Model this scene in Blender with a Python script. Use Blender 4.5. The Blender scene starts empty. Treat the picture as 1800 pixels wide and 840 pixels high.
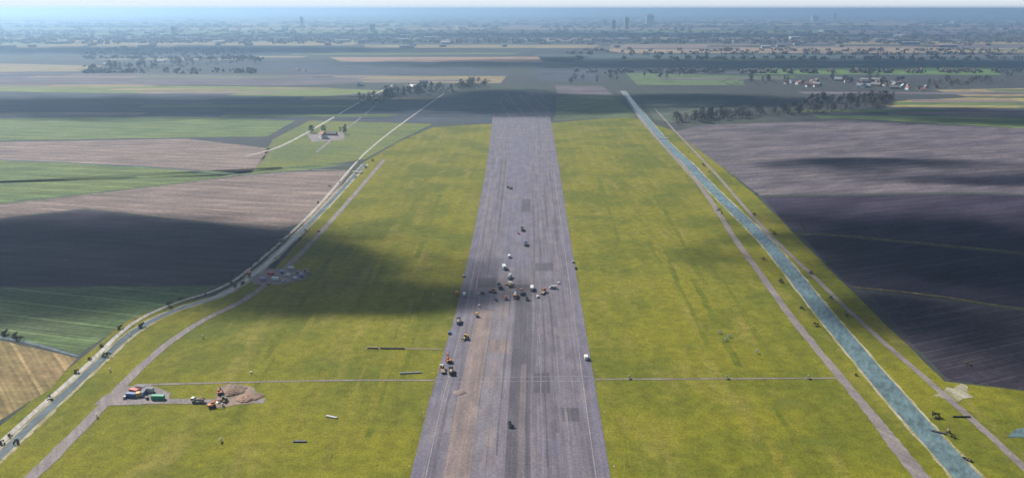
import bpy, math, random
from mathutils import Vector, Matrix
R = math.radians
random.seed(7)
scene = bpy.context.scene
COL = scene.collection

# ------------------------------------------------------------------ camera
F, H, YH = 1413.0, 160.0, 16.0          # focal length in photo pixels, height in metres, horizon row
PITCH = math.atan((420 - YH) / F)
cam_d = bpy.data.cameras.new('camera')
cam = bpy.data.objects.new('camera', cam_d); COL.objects.link(cam)
cam_d.sensor_width = 36; cam_d.lens = F / 1800 * 36
cam_d.clip_start = 1; cam_d.clip_end = 300000
cam.location = (0, 0, H); cam.rotation_euler = (math.pi / 2 - PITCH, 0, 0)
scene.camera = cam

# ------------------------------------------------------------------ sky, sun, exposure
EL, AZ = R(40), R(-46)                 # azimuth measured from +Y towards +X
SUN = Vector((math.sin(AZ) * math.cos(EL), math.cos(AZ) * math.cos(EL), math.sin(EL)))
w = bpy.data.worlds.new('World'); scene.world = w; w.use_nodes = True
nt = w.node_tree
sky = nt.nodes.new('ShaderNodeTexSky'); sky.sky_type = 'NISHITA'; sky.sun_disc = False
sky.sun_elevation = EL; sky.sun_rotation = AZ; sky.air_density = 1.0; sky.dust_density = 2.0; sky.altitude = 100
bg = nt.nodes['Background']; bg.inputs['Strength'].default_value = 0.056
# the bright white band of air that lies along the horizon all round
tcw = nt.nodes.new('ShaderNodeTexCoord'); sxyz = nt.nodes.new('ShaderNodeSeparateXYZ'); nt.links.new(tcw.outputs['Generated'], sxyz.inputs[0])
mrw = nt.nodes.new('ShaderNodeMapRange'); mrw.interpolation_type = 'SMOOTHSTEP'
for k_, v_ in (('From Min', 0.0), ('From Max', .06), ('To Min', 1.0), ('To Max', 0.0)): mrw.inputs[k_].default_value = v_
nt.links.new(sxyz.outputs['Z'], mrw.inputs['Value'])
mxw = nt.nodes.new('ShaderNodeMix'); mxw.data_type = 'RGBA'; mxw.inputs['B'].default_value = (10.6, 11.2, 11.8, 1)
nt.links.new(mrw.outputs['Result'], mxw.inputs['Factor']); nt.links.new(sky.outputs['Color'], mxw.inputs['A'])
nt.links.new(mxw.outputs['Result'], bg.inputs['Color'])
sun_d = bpy.data.lights.new('sun', 'SUN'); sun_d.energy = 4.9; sun_d.angle = R(0.5); sun_d.color = (1, .95, .86)
sun = bpy.data.objects.new('sun', sun_d); COL.objects.link(sun)
sun.rotation_euler = SUN.to_track_quat('Z', 'Y').to_euler(); sun.location = (0, 0, 300)
vs = scene.view_settings
vs.view_transform = 'Standard'; vs.look = 'None'; vs.gamma = 1; vs.use_curve_mapping = False
vs.exposure = 0.62
scene.render.engine = 'CYCLES'
scene.cycles.max_bounces = 5; scene.cycles.volume_bounces = 1; scene.cycles.transparent_max_bounces = 16

# ------------------------------------------------------------------ photo pixel -> point on the flat polder
def G(px, py, z=0.0):
    fw = Vector((0, math.cos(PITCH), -math.sin(PITCH))); up = Vector((0, math.sin(PITCH), math.cos(PITCH)))
    d = fw + Vector((1, 0, 0)) * ((px - 900) / F) - up * ((py - 420) / F)
    t = (H - z) / -d.z
    p = Vector((0, 0, H)) + d * t
    return Vector((p.x, p.y, z))
RW = math.atan2((G(917, 240) - G(897, 830)).x, (G(917, 240) - G(897, 830)).y)   # runway heading from +Y

# ------------------------------------------------------------------ materials
def new_mat(name):
    m = bpy.data.materials.new(name); m.use_nodes = True
    return m, m.node_tree, m.node_tree.nodes['Principled BSDF']
def N(nt, t, **kw):
    n = nt.nodes.new(t)
    for k, v in kw.items():
        setattr(n, k, v)
    return n
def mapped(nt, scale, rot=0.0):
    g = N(nt, 'ShaderNodeNewGeometry'); mp = N(nt, 'ShaderNodeMapping'); mp.vector_type = 'TEXTURE'
    # TEXTURE mapping: rotate into the row direction, then divide by the size
    mp.inputs['Rotation'].default_value = (0, 0, rot)
    mp.inputs['Scale'].default_value = scale
    nt.links.new(g.outputs['Position'], mp.inputs['Vector'])
    return mp.outputs['Vector']
def noise(nt, size, rot=0.0, detail=5, rough=.6):
    if not isinstance(size, tuple): size = (size, size, size)
    n = N(nt, 'ShaderNodeTexNoise'); n.inputs['Scale'].default_value = 1
    n.inputs['Detail'].default_value = detail; n.inputs['Roughness'].default_value = rough
    nt.links.new(mapped(nt, size, rot), n.inputs['Vector'])
    return n.outputs['Fac']
def ramp(nt, fac, a, b, lo=.35, hi=.65):
    r = N(nt, 'ShaderNodeMapRange'); r.interpolation_type = 'SMOOTHSTEP'
    r.inputs['From Min'].default_value = lo; r.inputs['From Max'].default_value = hi
    r.inputs['To Min'].default_value = a; r.inputs['To Max'].default_value = b
    nt.links.new(fac, r.inputs['Value'])
    return r.outputs['Result']
def mix(nt, fac, a, b, mode='MIX'):
    m = N(nt, 'ShaderNodeMix'); m.data_type = 'RGBA'; m.blend_type = mode
    for v, s in ((fac, m.inputs['Factor']), (a, m.inputs['A']), (b, m.inputs['B'])):
        if isinstance(v, (int, float)): s.default_value = v
        elif isinstance(v, tuple): s.default_value = v + (1,) if len(v) == 3 else v
        else: nt.links.new(v, s)
    return m.outputs['Result']
def grey(nt, val):
    c = N(nt, 'ShaderNodeCombineColor')
    for s in ('Red', 'Green', 'Blue'): nt.links.new(val, c.inputs[s])
    return c.outputs['Color']
def mul(nt, col, val):
    return mix(nt, 1.0, col, grey(nt, val), 'MULTIPLY')
def grass_mat(name, c1, c2, c3, rows=None, big=70):
    m, nt, b = new_mat(name)
    c = mix(nt, ramp(nt, noise(nt, big), 0, 1, .4, .62), c1, c2)
    c = mix(nt, ramp(nt, noise(nt, (16, 60, 16), -RW, 6), 0, .7, .5, .72), c, c3)
    c = mul(nt, c, ramp(nt, noise(nt, 5, 0, 6, .7), .78, 1.2, .3, .7))
    c = mul(nt, c, ramp(nt, noise(nt, .9, 0, 3, .7), .7, 1.28, .3, .7))
    if name == 'grass_mat':
        wv = N(nt, 'ShaderNodeTexWave'); wv.bands_direction = 'X'; wv.inputs['Scale'].default_value = .1; wv.inputs['Distortion'].default_value = 2.5; wv.inputs['Detail'].default_value = 3; wv.inputs['Detail Scale'].default_value = .25
        nt.links.new(mapped(nt, (4.2, 4.2, 4.2), -RW), wv.inputs['Vector'])
        c = mul(nt, c, ramp(nt, wv.outputs['Fac'], .965, 1.03, .2, .8))
        c = mix(nt, ramp(nt, noise(nt, (22, 48, 22), -RW + .3, 7, .68), 0, .75, .635, .74), c, (.20, .155, .06))
        c = mix(nt, ramp(nt, noise(nt, (90, 30, 90), .5, 6, .62), 0, .55, .56, .68), c, (.075, .095, .018))
    if rows is not None:
        c = mul(nt, c, ramp(nt, noise(nt, (3, 200, 3), rows, 3), .86, 1.12, .35, .65))
    nt.links.new(c, b.inputs['Base Color']); b.inputs['Roughness'].default_value = .95
    b.inputs['Specular IOR Level'].default_value = .1
    return m
def field_mat(name, c1, c2, rot, period=7.0, depth=.25, patch=60):
    m, nt, b = new_mat(name)
    c = mix(nt, ramp(nt, noise(nt, (patch * .5, patch * 2, patch), rot, 5), 0, 1, .36, .66), c1, c2)
    wv = N(nt, 'ShaderNodeTexWave'); wv.wave_type = 'BANDS'; wv.bands_direction = 'X'
    wv.inputs['Scale'].default_value = .31831 * math.pi / 2 * .2; wv.inputs['Distortion'].default_value = 1.2
    wv.inputs['Detail'].default_value = 3; wv.inputs['Detail Scale'].default_value = .6
    nt.links.new(mapped(nt, (period / 10, period / 10, period / 10), rot), wv.inputs['Vector'])
    c = mul(nt, c, ramp(nt, wv.outputs['Fac'], 1 - depth, 1 + depth * .6, .1, .9))
    w2 = N(nt, 'ShaderNodeTexWave'); w2.wave_type = 'BANDS'; w2.bands_direction = 'X'; w2.inputs['Scale'].default_value = .1; w2.inputs['Distortion'].default_value = .35
    w2.inputs['Detail Scale'].default_value = .3
    nt.links.new(mapped(nt, (period * .62,) * 3, rot), w2.inputs['Vector'])
    c = mul(nt, c, ramp(nt, w2.outputs['Fac'], 1, 1.45, .93, .99))
    c = mul(nt, c, ramp(nt, noise(nt, (patch * .3, patch * .9, patch), rot + .4, 6, .65), .82, 1.2, .34, .66))
    c = mul(nt, c, ramp(nt, noise(nt, (2.2, 60, 2.2), rot, 4), .8, 1.2, .3, .7))
    c = mul(nt, c, ramp(nt, noise(nt, 3.5, 0, 5, .7), .75, 1.22, .3, .7))
    nt.links.new(c, b.inputs['Base Color']); b.inputs['Roughness'].default_value = .95
    b.inputs['Specular IOR Level'].default_value = .1
    return m
def paved_mat(name, c1, c2, stain=None, rot=None, amt=.5, grain=1.2):
    m, nt, b = new_mat(name); rot = -RW if rot is None else rot
    c = mix(nt, ramp(nt, noise(nt, (1.6, 90, 1.6), rot, 5), 0, 1, .36, .66), c1, c2)
    if stain:
        c = mix(nt, ramp(nt, noise(nt, (9, 34, 9), rot, 6, .65), 0, amt, .5, .68), c, stain)
    c = mul(nt, c, ramp(nt, noise(nt, (7, 18, 7), rot, 5), .84, 1.14, .3, .7))
    c = mul(nt, c, ramp(nt, noise(nt, grain, 0, 4, .75), .76, 1.24, .3, .7))
    nt.links.new(c, b.inputs['Base Color']); b.inputs['Roughness'].default_value = .85
    b.inputs['Specular IOR Level'].default_value = .25
    return m
def paint_mat(name, c, rough=.5, dirt=.5, metal=0.0):
    m, nt, b = new_mat(name)
    tc = N(nt, 'ShaderNodeTexCoord'); n = N(nt, 'ShaderNodeTexNoise'); n.inputs['Scale'].default_value = 1.7
    n.inputs['Detail'].default_value = 5
    nt.links.new(tc.outputs['Object'], n.inputs['Vector'])
    col = mix(nt, ramp(nt, n.outputs['Fac'], 0, dirt, .45, .7), c, (.16, .13, .1))
    nt.links.new(col, b.inputs['Base Color']); b.inputs['Roughness'].default_value = rough
    b.inputs['Metallic'].default_value = metal
    return m
def water_mat(name, c, rough=.12):
    m, nt, b = new_mat(name)
    col = mul(nt, mix(nt, ramp(nt, noise(nt, 30), 0, 1), c, tuple(v * .7 for v in c)), ramp(nt, noise(nt, (2.5, 7, 3), R(-25), 5, .7), .62, 1.4, .3, .7))
    nt.links.new(col, b.inputs['Base Color'])
    b.inputs['Roughness'].default_value = rough; b.inputs['IOR'].default_value = 1.33
    bp = N(nt, 'ShaderNodeBump'); bp.inputs['Strength'].default_value = .35; bp.inputs['Distance'].default_value = .2
    nt.links.new(noise(nt, 1.4, 0, 4), bp.inputs['Height']); nt.links.new(bp.outputs['Normal'], b.inputs['Normal'])
    return m
def leaf_mat(name, c1, c2):
    m, nt, b = new_mat(name)
    c = mix(nt, ramp(nt, noise(nt, 2.6, 0, 4), 0, 1, .38, .62), c1, c2)
    nt.links.new(c, b.inputs['Base Color']); b.inputs['Roughness'].default_value = .8
    b.inputs['Specular IOR Level'].default_value = .2
    return m

M = dict(
    grass=grass_mat('grass_mat', (.156, .150, .014), (.102, .114, .012), (.20, .172, .038), None, 60),
    meadow=grass_mat('meadow_mat', (.13, .15, .04), (.10, .13, .045), (.16, .15, .06), R(70)),
    land=grass_mat('land_mat', (.052, .062, .052), (.05, .052, .058), (.085, .075, .07), None, 400),
    verge=grass_mat('verge_mat', (.155, .148, .015), (.11, .12, .012), (.20, .165, .035), None, 15),
    asphalt=paved_mat('asphalt_mat', (.105, .094, .122), (.148, .134, .162), (.17, .142, .145), None, .7),
    shoulder=paved_mat('shoulder_mat', (.11, .10, .14), (.135, .125, .165), (.17, .15, .13), None, .35),
    fresh=paved_mat('fresh_asphalt_mat', (.07, .063, .08), (.09, .082, .10)),
    planed=paved_mat('planed_mat', (.14, .125, .148), (.16, .145, .168), (.21, .165, .15), None, .7),
    sand=paved_mat('sand_mat', (.205, .155, .14), (.15, .122, .125), (.25, .195, .17), None, .7),
    rust=paved_mat('tack_mat', (.145, .118, .125), (.115, .10, .115)),
    track=paved_mat('track_mat', (.20, .17, .165), (.15, .132, .135), (.26, .225, .20), R(30)),
    concrete=paved_mat('concrete_mat', (.40, .375, .34), (.26, .24, .215), None, R(40)),
    pale_sand=paved_mat('pale_sand_mat', (.26, .165, .12), (.20, .13, .095), (.31, .22, .17), 0, .6),
    pale_gravel=paved_mat('pale_gravel_mat', (.30, .28, .22), (.19, .175, .10), (.13, .125, .03), R(20), .95),
    bare=paved_mat('bare_soil_mat', (.22, .16, .12), (.16, .12, .095), (.27, .21, .17), 0, .6),
    line=paved_mat('worn_line_paint', (.27, .26, .28), (.18, .17, .19)),
    water=water_mat('canal_water', (.12, .18, .19), .15),
    pale_water=water_mat('ditch_water', (.085, .115, .13), .18),
    reed=grass_mat('reed_mat', (.32, .29, .20), (.20, .175, .08), (.36, .32, .23), None, 16),
)

# ------------------------------------------------------------------ mesh helpers
class MB:
    def __init__(s): s.v = []; s.f = []
    def add(s, vs, fs):
        o = len(s.v); s.v += [tuple(v) for v in vs]; s.f += [tuple(i + o for i in f) for f in fs]; return s
    def box(s, x0, x1, y0, y1, z0, z1, taper=0, ty=None):
        ty = taper if ty is None else ty
        a = [(x0, y0, z0), (x1, y0, z0), (x1, y1, z0), (x0, y1, z0),
             (x0 + taper, y0 + ty, z1), (x1 - taper, y0 + ty, z1), (x1 - taper, y1 - ty, z1), (x0 + taper, y1 - ty, z1)]
        return s.add(a, [(3, 2, 1, 0), (4, 5, 6, 7), (0, 1, 5, 4), (1, 2, 6, 5), (2, 3, 7, 6), (3, 0, 4, 7)])
    def prism(s, prof, x0, x1):            # profile of (y, z), run along x
        n = len(prof); a = [(x0, y, z) for y, z in prof] + [(x1, y, z) for y, z in prof]
        fs = [(i, (i + 1) % n, n + (i + 1) % n, n + i) for i in range(n)]
        return s.add(a, fs + [tuple(range(n - 1, -1, -1)), tuple(range(n, 2 * n))])
    def cyl(s, p, q, r0, r1=None, n=12):
        r1 = r0 if r1 is None else r1
        p, q = Vector(p), Vector(q); d = (q - p).normalized()
        u = d.orthogonal().normalized(); v = d.cross(u); a = []
        for c, r in ((p, r0), (q, r1)):
            a += [c + (u * math.cos(2 * math.pi * i / n) + v * math.sin(2 * math.pi * i / n)) * r for i in range(n)]
        return s.add(a, [(i, (i + 1) % n, n + (i + 1) % n, n + i) for i in range(n)] + [tuple(range(n - 1, -1, -1)), tuple(range(n, 2 * n))])
    def bar(s, p, q, wd, ht):              # square bar between two points
        p, q = Vector(p), Vector(q); d = (q - p).normalized()
        u = Vector((1, 0, 0)) if abs(d.x) < .7 else Vector((0, 1, 0))
        u = (u - d * u.dot(d)).normalized(); v = d.cross(u); a = []
        for c in (p, q):
            a += [c - u * wd / 2 - v * ht / 2, c + u * wd / 2 - v * ht / 2, c + u * wd / 2 + v * ht / 2, c - u * wd / 2 + v * ht / 2]
        return s.add(a, [(3, 2, 1, 0), (4, 5, 6, 7), (0, 1, 5, 4), (1, 2, 6, 5), (2, 3, 7, 6), (3, 0, 4, 7)])
    def build(s, name, mat, parent=None, bevel=0):
        me = bpy.data.meshes.new(name); me.from_pydata(s.v, [], s.f); me.update()
        me.materials.append(mat)
        o = bpy.data.objects.new(name, me); COL.objects.link(o)
        if bevel:
            b = o.modifiers.new('edge', 'BEVEL'); b.width = bevel; b.segments = 2
        if parent: o.parent = parent
        return o
def tag(o, label=None, cat=None, group=None, kind=None):
    for k, v in (('label', label), ('category', cat), ('group', group), ('kind', kind)):
        if v: o[k] = v
        elif k in o.keys() and k in ('label', 'group') and False: del o[k]
    return o
def empty(name, loc=(0, 0, 0), rz=0.0):
    o = bpy.data.objects.new(name, None); o.empty_display_size = .5; COL.objects.link(o)
    o.location = loc; o.rotation_euler = (0, 0, rz); return o
def copy_tree(o, parent=None):
    c = o.copy(); COL.objects.link(c)
    if parent: c.parent = parent
    for ch in KIDS.get(o.name, []) or list(o.children): copy_tree(ch, c)
    return c
KIDS = {}
def put(proto, used, loc, rz, label, group=None, scale=1.0):
    o = proto if not used else copy_tree(proto)
    o.location = loc; o.rotation_euler = (0, 0, rz); o.scale = (scale,) * 3
    o['label'] = label
    if group: o['group'] = group
    elif 'group' in o.keys(): del o['group']
    return o

# ------------------------------------------------------------------ the setting
def clean(pts):
    return pts
def poly(name, pts, z, mat):
    """flat sheet from photo pixels, outline subdivided and slightly ragged"""
    P0 = [G(x, y, z) for x, y in pts]; P = []; rj = random.Random(len(pts) * 1000 + int(pts[0][1] * 7 + pts[1][0]))
    for a, b in zip(P0, P0[1:] + P0[:1]):
        P.append(a)
        if name in ('field', 'grass', 'yard', 'pond') and abs(a.y) < 2600:
            L = (b - a).length; n = max(1, min(70, int(L / 7))); nn = Vector((-(b - a).y, (b - a).x, 0)) / max(L, .01); o_ = 0
            for i in range(1, n):
                o_ = o_ * .6 + rj.uniform(-.5, .5); P.append(a.lerp(b, i / n) + nn * o_)
    mb = MB(); mb.add(P, [tuple(range(len(P)))[::-1]])
    o = mb.build(name, mat); tag(o, kind='structure')
    if o.data.polygons[0].normal.z < 0: o.data.flip_normals()
    return o
def catmull(pts, k=8):
    out = []
    for i in range(len(pts) - 1):
        p0, p1, p2, p3 = pts[max(i - 1, 0)], pts[i], pts[i + 1], pts[min(i + 2, len(pts) - 1)]
        for j in range(k):
            t = j / k
            out.append(tuple(.5 * (2 * b + (c - a) * t + (2 * a - 5 * b + 4 * c - d) * t * t + (3 * b - a - 3 * c + d) * t ** 3)
                             for a, b, c, d in zip(p0, p1, p2, p3)))
    out.append(tuple(pts[-1])); return out
def ribbon(name, pts, z, mat, wob=0.0, seed=0, kind='structure'):
    """strip through (px, py, width in metres across the strip)"""
    C_ = [(*G(x, y, z)[:2], wd) for x, y, wd in pts]
    C_ = catmull(C_); rnd = random.Random(seed); mb = MB(); V = []
    for i, (x, y, wd) in enumerate(C_):
        a, b = C_[max(i - 1, 0)], C_[min(i + 1, len(C_) - 1)]
        t = Vector((b[0] - a[0], b[1] - a[1])).normalized(); n = Vector((-t.y, t.x))
        l, r = wd / 2 * (1 + wob * rnd.uniform(-1, 1)), wd / 2 * (1 + wob * rnd.uniform(-1, 1))
        V += [(x + n.x * l, y + n.y * l, z), (x - n.x * r, y - n.y * r, z)]
    mb.add(V, [(2 * i, 2 * i + 1, 2 * i + 3, 2 * i + 2) for i in range(len(C_) - 1)])
    return tag(mb.build(name, mat), kind=kind)

g = MB(); S = 60000
g.add([(-S, -400, 0), (S, -400, 0), (S, S, 0), (-S, S, 0)], [(0, 1, 2, 3)])
tag(g.build('ground', M['land']), kind='structure')
# haze: one closed box round everything below the clouds
hz = MB().box(-S - 50, S + 50, -450, S + 50, -1, H + 14)
mh = bpy.data.materials.new('haze_air'); mh.use_nodes = True; hn = mh.node_tree
hn.nodes.remove(hn.nodes['Principled BSDF'])
pv = hn.nodes.new('ShaderNodeVolumePrincipled'); pv.inputs['Color'].default_value = (.45, .69, 1, 1)
pv.inputs['Density'].default_value = 1.45e-4; pv.inputs['Anisotropy'].default_value = .66
hn.links.new(pv.outputs['Volume'], hn.nodes['Material Output'].inputs['Volume'])
tag(hz.build('haze', mh), kind='stuff')

def fm(c1, c2, rot=0, period=7, depth=.25, patch=60, _k=[0]):
    _k[0] += 1
    return field_mat('field_mat_%d' % _k[0], c1, c2, R(rot), period, depth, patch)
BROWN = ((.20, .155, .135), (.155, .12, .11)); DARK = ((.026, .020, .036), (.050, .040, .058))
MAUVE = ((.085, .075, .092), (.135, .115, .125)); GREEN = ((.115, .145, .05), (.085, .125, .05)); TAN = ((.23, .18, .10), (.18, .15, .09))
BLUE_SHADE = ((.045, .055, .075), (.065, .07, .085))  # dark blue of cloud shade seen through haze, put into the field colour
# the grass of the airfield, over the rest of the land
poly('grass', [(-60, 870), (-60, 800), (60, 700), (240, 545), (400, 515), (560, 380), (640, 285), (700, 250), (760, 224), (862, 218), (970, 216), (1110, 205),
               (1200, 235), (1330, 345), (1483, 497), (1600, 610), (1660, 670), (1800, 687), (2000, 700), (2000, 870)], .03, M['grass'])
Z1 = .06
# left of the runway
poly('field', [(-200, 250), (0, 250), (330, 244), (480, 262), (440, 306), (240, 291), (0, 280), (-200, 276)], Z1, fm(*BROWN, 78, 9, .15))
poly('field', [(-200, 280), (0, 282), (240, 293), (440, 308), (560, 296), (612, 288), (470, 300), (330, 320), (130, 343), (0, 357), (-200, 372)], Z1, fm(*GREEN, 78, 12, .15))
poly('field', [(-200, 376), (0, 360), (130, 346), (330, 322), (470, 303), (616, 300), (556, 386), (486, 404), (150, 366), (0, 384), (-200, 402)], Z1, fm(*BROWN, 76, 8, .2))
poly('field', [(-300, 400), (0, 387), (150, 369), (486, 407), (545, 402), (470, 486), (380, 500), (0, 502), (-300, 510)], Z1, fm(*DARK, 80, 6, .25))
poly('field', [(-400, 514), (0, 505), (380, 503), (300, 540), (236, 556), (140, 622), (0, 587), (-400, 540)], Z1, fm((.085, .125, .05), (.10, .125, .065), 75, 9, .14))
poly('field', [(-400, 560), (0, 598), (136, 630), (90, 682), (0, 738), (-100, 800), (-400, 800)], Z1, fm((.21, .15, .075), (.17, .135, .06), 40, 7, .08, 30))
poly('field', [(-200, 206), (0, 208), (300, 205), (520, 212), (470, 240), (330, 242), (0, 247), (-200, 248)], Z1, fm(*GREEN, 80, 14, .1))
poly('field', [(480, 245), (545, 212), (760, 218), (700, 248), (640, 280), (560, 292), (448, 300)], Z1, M['meadow'])
poly('field', [(-300, 162), (0, 163), (560, 172), (640, 168), (530, 212), (300, 204), (0, 206), (-300, 205)], Z1, fm(*BLUE_SHADE, 80, 16, .12))
poly('field', [(570, 210), (640, 180), (760, 172), (880, 168), (972, 168), (970, 205), (866, 205), (866, 216), (760, 216)], Z1, fm(*BLUE_SHADE, 85, 14, .12))
poly('field', [(-300, 148), (0, 149), (500, 153), (700, 160), (560, 170), (0, 161), (-300, 160)], Z1, fm((.15, .18, .06), (.13, .16, .06), 80, 16, .1))
poly('field', [(-300, 128), (0, 128), (520, 132), (640, 146), (500, 151), (0, 147), (-300, 146)], Z1, fm(*MAUVE, 80, 18, .1))
poly('field', [(-300, 112), (0, 112), (180, 116), (150, 126), (0, 127), (-300, 127)], Z1, fm(*TAN, 80, 18, .1))
poly('field', [(430, 112), (820, 118), (900, 132), (600, 132), (430, 128)], Z1, fm(*BLUE_SHADE, 84, 18, .1))
poly('field', [(580, 134), (890, 134), (880, 147), (640, 145)], Z1, fm(*TAN, 84, 18, .1))
poly('field', [(-300, 82), (0, 82), (600, 84), (580, 98), (200, 96), (-300, 96)], Z1, fm(*BLUE_SHADE, 84, 30, .1))
poly('field', [(580, 101), (1040, 100), (1000, 110), (600, 109)], Z1, fm((.28, .18, .13), (.22, .16, .12), 84, 25, .1))
poly('field', [(0, 71), (640, 72), (620, 79), (0, 79)], Z1, fm(*TAN, 84, 30, .1))
# right of the runway
poly('field', [(978, 168), (1080, 172), (1120, 205), (975, 213)], Z1, fm((.09, .115, .055), (.075, .095, .05), -85, 14, .12))
poly('field', [(975, 150), (1060, 152), (1078, 168), (980, 165)], Z1, fm(*MAUVE, -85, 14, .12))
poly('field', [(1130, 176), (1290, 178), (1180, 216), (1150, 210)], Z1, fm((.07, .095, .06), (.075, .08, .07), -80, 14, .12))
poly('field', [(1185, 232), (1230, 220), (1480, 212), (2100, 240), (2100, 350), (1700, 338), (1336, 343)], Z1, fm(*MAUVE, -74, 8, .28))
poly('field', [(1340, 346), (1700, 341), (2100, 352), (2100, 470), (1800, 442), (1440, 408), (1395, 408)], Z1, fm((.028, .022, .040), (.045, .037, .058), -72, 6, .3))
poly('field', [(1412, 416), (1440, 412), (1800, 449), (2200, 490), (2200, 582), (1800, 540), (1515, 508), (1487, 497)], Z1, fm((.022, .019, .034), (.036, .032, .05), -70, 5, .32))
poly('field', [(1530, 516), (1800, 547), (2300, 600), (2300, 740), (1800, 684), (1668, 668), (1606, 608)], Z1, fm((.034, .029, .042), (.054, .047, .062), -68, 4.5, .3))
for n_, pts in enumerate(([(1398, 411, 3), (1500, 416, 3.2), (1800, 445, 3.2), (2100, 480, 3.2)], [(1500, 504, 2.6), (1640, 519, 2.8), (1800, 543, 2.8), (2100, 580, 3)])):
    ribbon('field_edge', pts, Z1 + .03, fm((.125, .108, .042), (.09, .08, .035), 0, 9, .1, 15), .25, n_)
poly('field', [(1480, 208), (1560, 204), (2100, 212), (2100, 234), (1800, 226)], Z1, fm((.12, .155, .05), (.10, .135, .05), -80, 10, .12))
poly('field', [(1550, 190), (2100, 195), (2100, 209), (1565, 203)], Z1, fm(*MAUVE, -80, 10, .15))
poly('field', [(1540, 180), (1700, 172), (2100, 174), (2100, 193), (1560, 188)], Z1, fm((.24, .22, .08), (.22, .19, .09), -80, 12, .1))
poly('field', [(1640, 158), (2100, 150), (2100, 170), (1700, 170)], Z1, fm(*TAN, -80, 16, .1))
poly('field', [(1310, 121), (1740, 119), (1760, 132), (1330, 131)], Z1, fm((.10, .16, .05), (.09, .14, .05), -80, 18, .1))
poly('field', [(940, 96), (1500, 96), (2100, 98), (2100, 116), (1300, 118), (960, 112)], Z1, fm((.06, .085, .09), (.075, .09, .09), -84, 30, .1))
poly('field', [(1040, 86), (1300, 84), (1900, 84), (1900, 93), (1100, 94)], Z1, fm((.27, .2, .14), (.22, .17, .12), -84, 30, .1))
poly('field', [(940, 120), (1040, 121), (1060, 146), (950, 142)], Z1, fm(*BLUE_SHADE, -84, 30, .1))
poly('field', [(1100, 128), (1300, 134), (1310, 150), (1120, 150)], Z1, fm((.10, .14, .06), (.09, .12, .06), -84, 20, .1))
rf = random.Random(3)                      # the strips of the far polder
pal = [GREEN, TAN, BROWN, BLUE_SHADE, MAUVE, ((.1, .15, .06), (.09, .13, .06))]
fmats = [fm(*p, 84 * s, 40, .08, 200) for p in pal for s in (1, -1)]
y = 27.0
while y < 80:
    x = -200 + rf.uniform(-100, 100); hgt = 1.6 + (y - 20) * .07
    while x < 2000:
        wd = rf.uniform(120, 420)
        if rf.random() < .62:
            sk = (x - 920) * .06
            poly('field', [(x, y), (x + wd, y + rf.uniform(-.3, .3)), (x + wd + sk * .3 - 4, y + hgt), (x + sk * .3 + rf.uniform(-10, 10), y + hgt)], Z1 + .3, rf.choice(fmats))
        x += wd + rf.uniform(4, 30)
    y += hgt + .5

# runway
Zr = .10
L_ = [(720, 842), (752, 713), (800, 553), (830, 425), (857, 285), (864, 225), (866, 206)]
R_ = [(1074, 842), (1050, 700), (1025, 553), (1004, 430), (981, 285), (970, 225), (967, 206)]
poly('runway', [(700, 905)] + L_ + R_[::-1] + [(1086, 905)], Zr, M['asphalt'])
def lane(name, a, b, z, mat, y0=900, y1=206, n=14):
    """strip of the runway between two fractions of its width"""
    def at(pts, yy):
        for (xa, ya), (xb, yb) in zip(pts, pts[1:]):
            if yb <= yy <= ya: return xa + (xb - xa) * (ya - yy) / (ya - yb)
        return pts[0][0] + (pts[0][0] - pts[1][0]) * (yy - pts[0][1]) / (pts[0][1] - pts[1][1]) if yy > pts[0][1] else pts[-1][0]
    ys = [y0 + (y1 - y0) * i / n for i in range(n + 1)]
    fa = a if callable(a) else (lambda t: a); fb = b if callable(b) else (lambda t: b)
    left = [(at(L_, q) + (at(R_, q) - at(L_, q)) * fa(q), q) for q in ys]
    right = [(at(L_, q) + (at(R_, q) - at(L_, q)) * fb(q), q) for q in ys]
    V = [p for l, r in zip(left, right) for p in (G(*l, z), G(*r, z))]
    mb = MB(); mb.add(V, [(2 * i, 2 * i + 1, 2 * i + 3, 2 * i + 2) for i in range(n)])
    o = mb.build(name, mat); tag(o, kind='structure')
    return o
poly('runway_shaded_end', [(866, 206.4), (868, 190), (890, 160), (952, 160), (964, 190), (967, 206.4)], Zr - .01, fm((.062, .058, .08), (.085, .08, .10), 5, 12, .1))  # far end of the runway, its blue shade painted into the colour
lane('runway_shoulder', 0, .05, Zr + .02, M['shoulder']); lane('runway_shoulder', .955, 1, Zr + .02, M['shoulder'])
lane('runway_planed_strip', .30, .455, Zr + .02, M['planed'], 900, 470)
lane('runway_sand_strip', lambda q: .165 + .002 * math.sin(q * .4), lambda q: .295 + .003 * math.sin(q * .7), Zr + .03, M['sand'], 900, 545, 40)
lane('runway_fresh_asphalt', .47, .60, Zr + .025, M['fresh'], 900, 500)
lane('runway_tack_coat', lambda q: .535 + .001 * math.sin(q * .5), lambda q: .57 + .0015 * math.sin(q * .8), Zr + .03, M['rust'], 900, 640, 30)
lane('runway_old_strip', .30, .60, Zr + .02, M['shoulder'], 468, 240)
M['rubber_mark'] = paved_mat('rubber_mark_mat', (.08, .07, .088), (.11, .098, .12))
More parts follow.
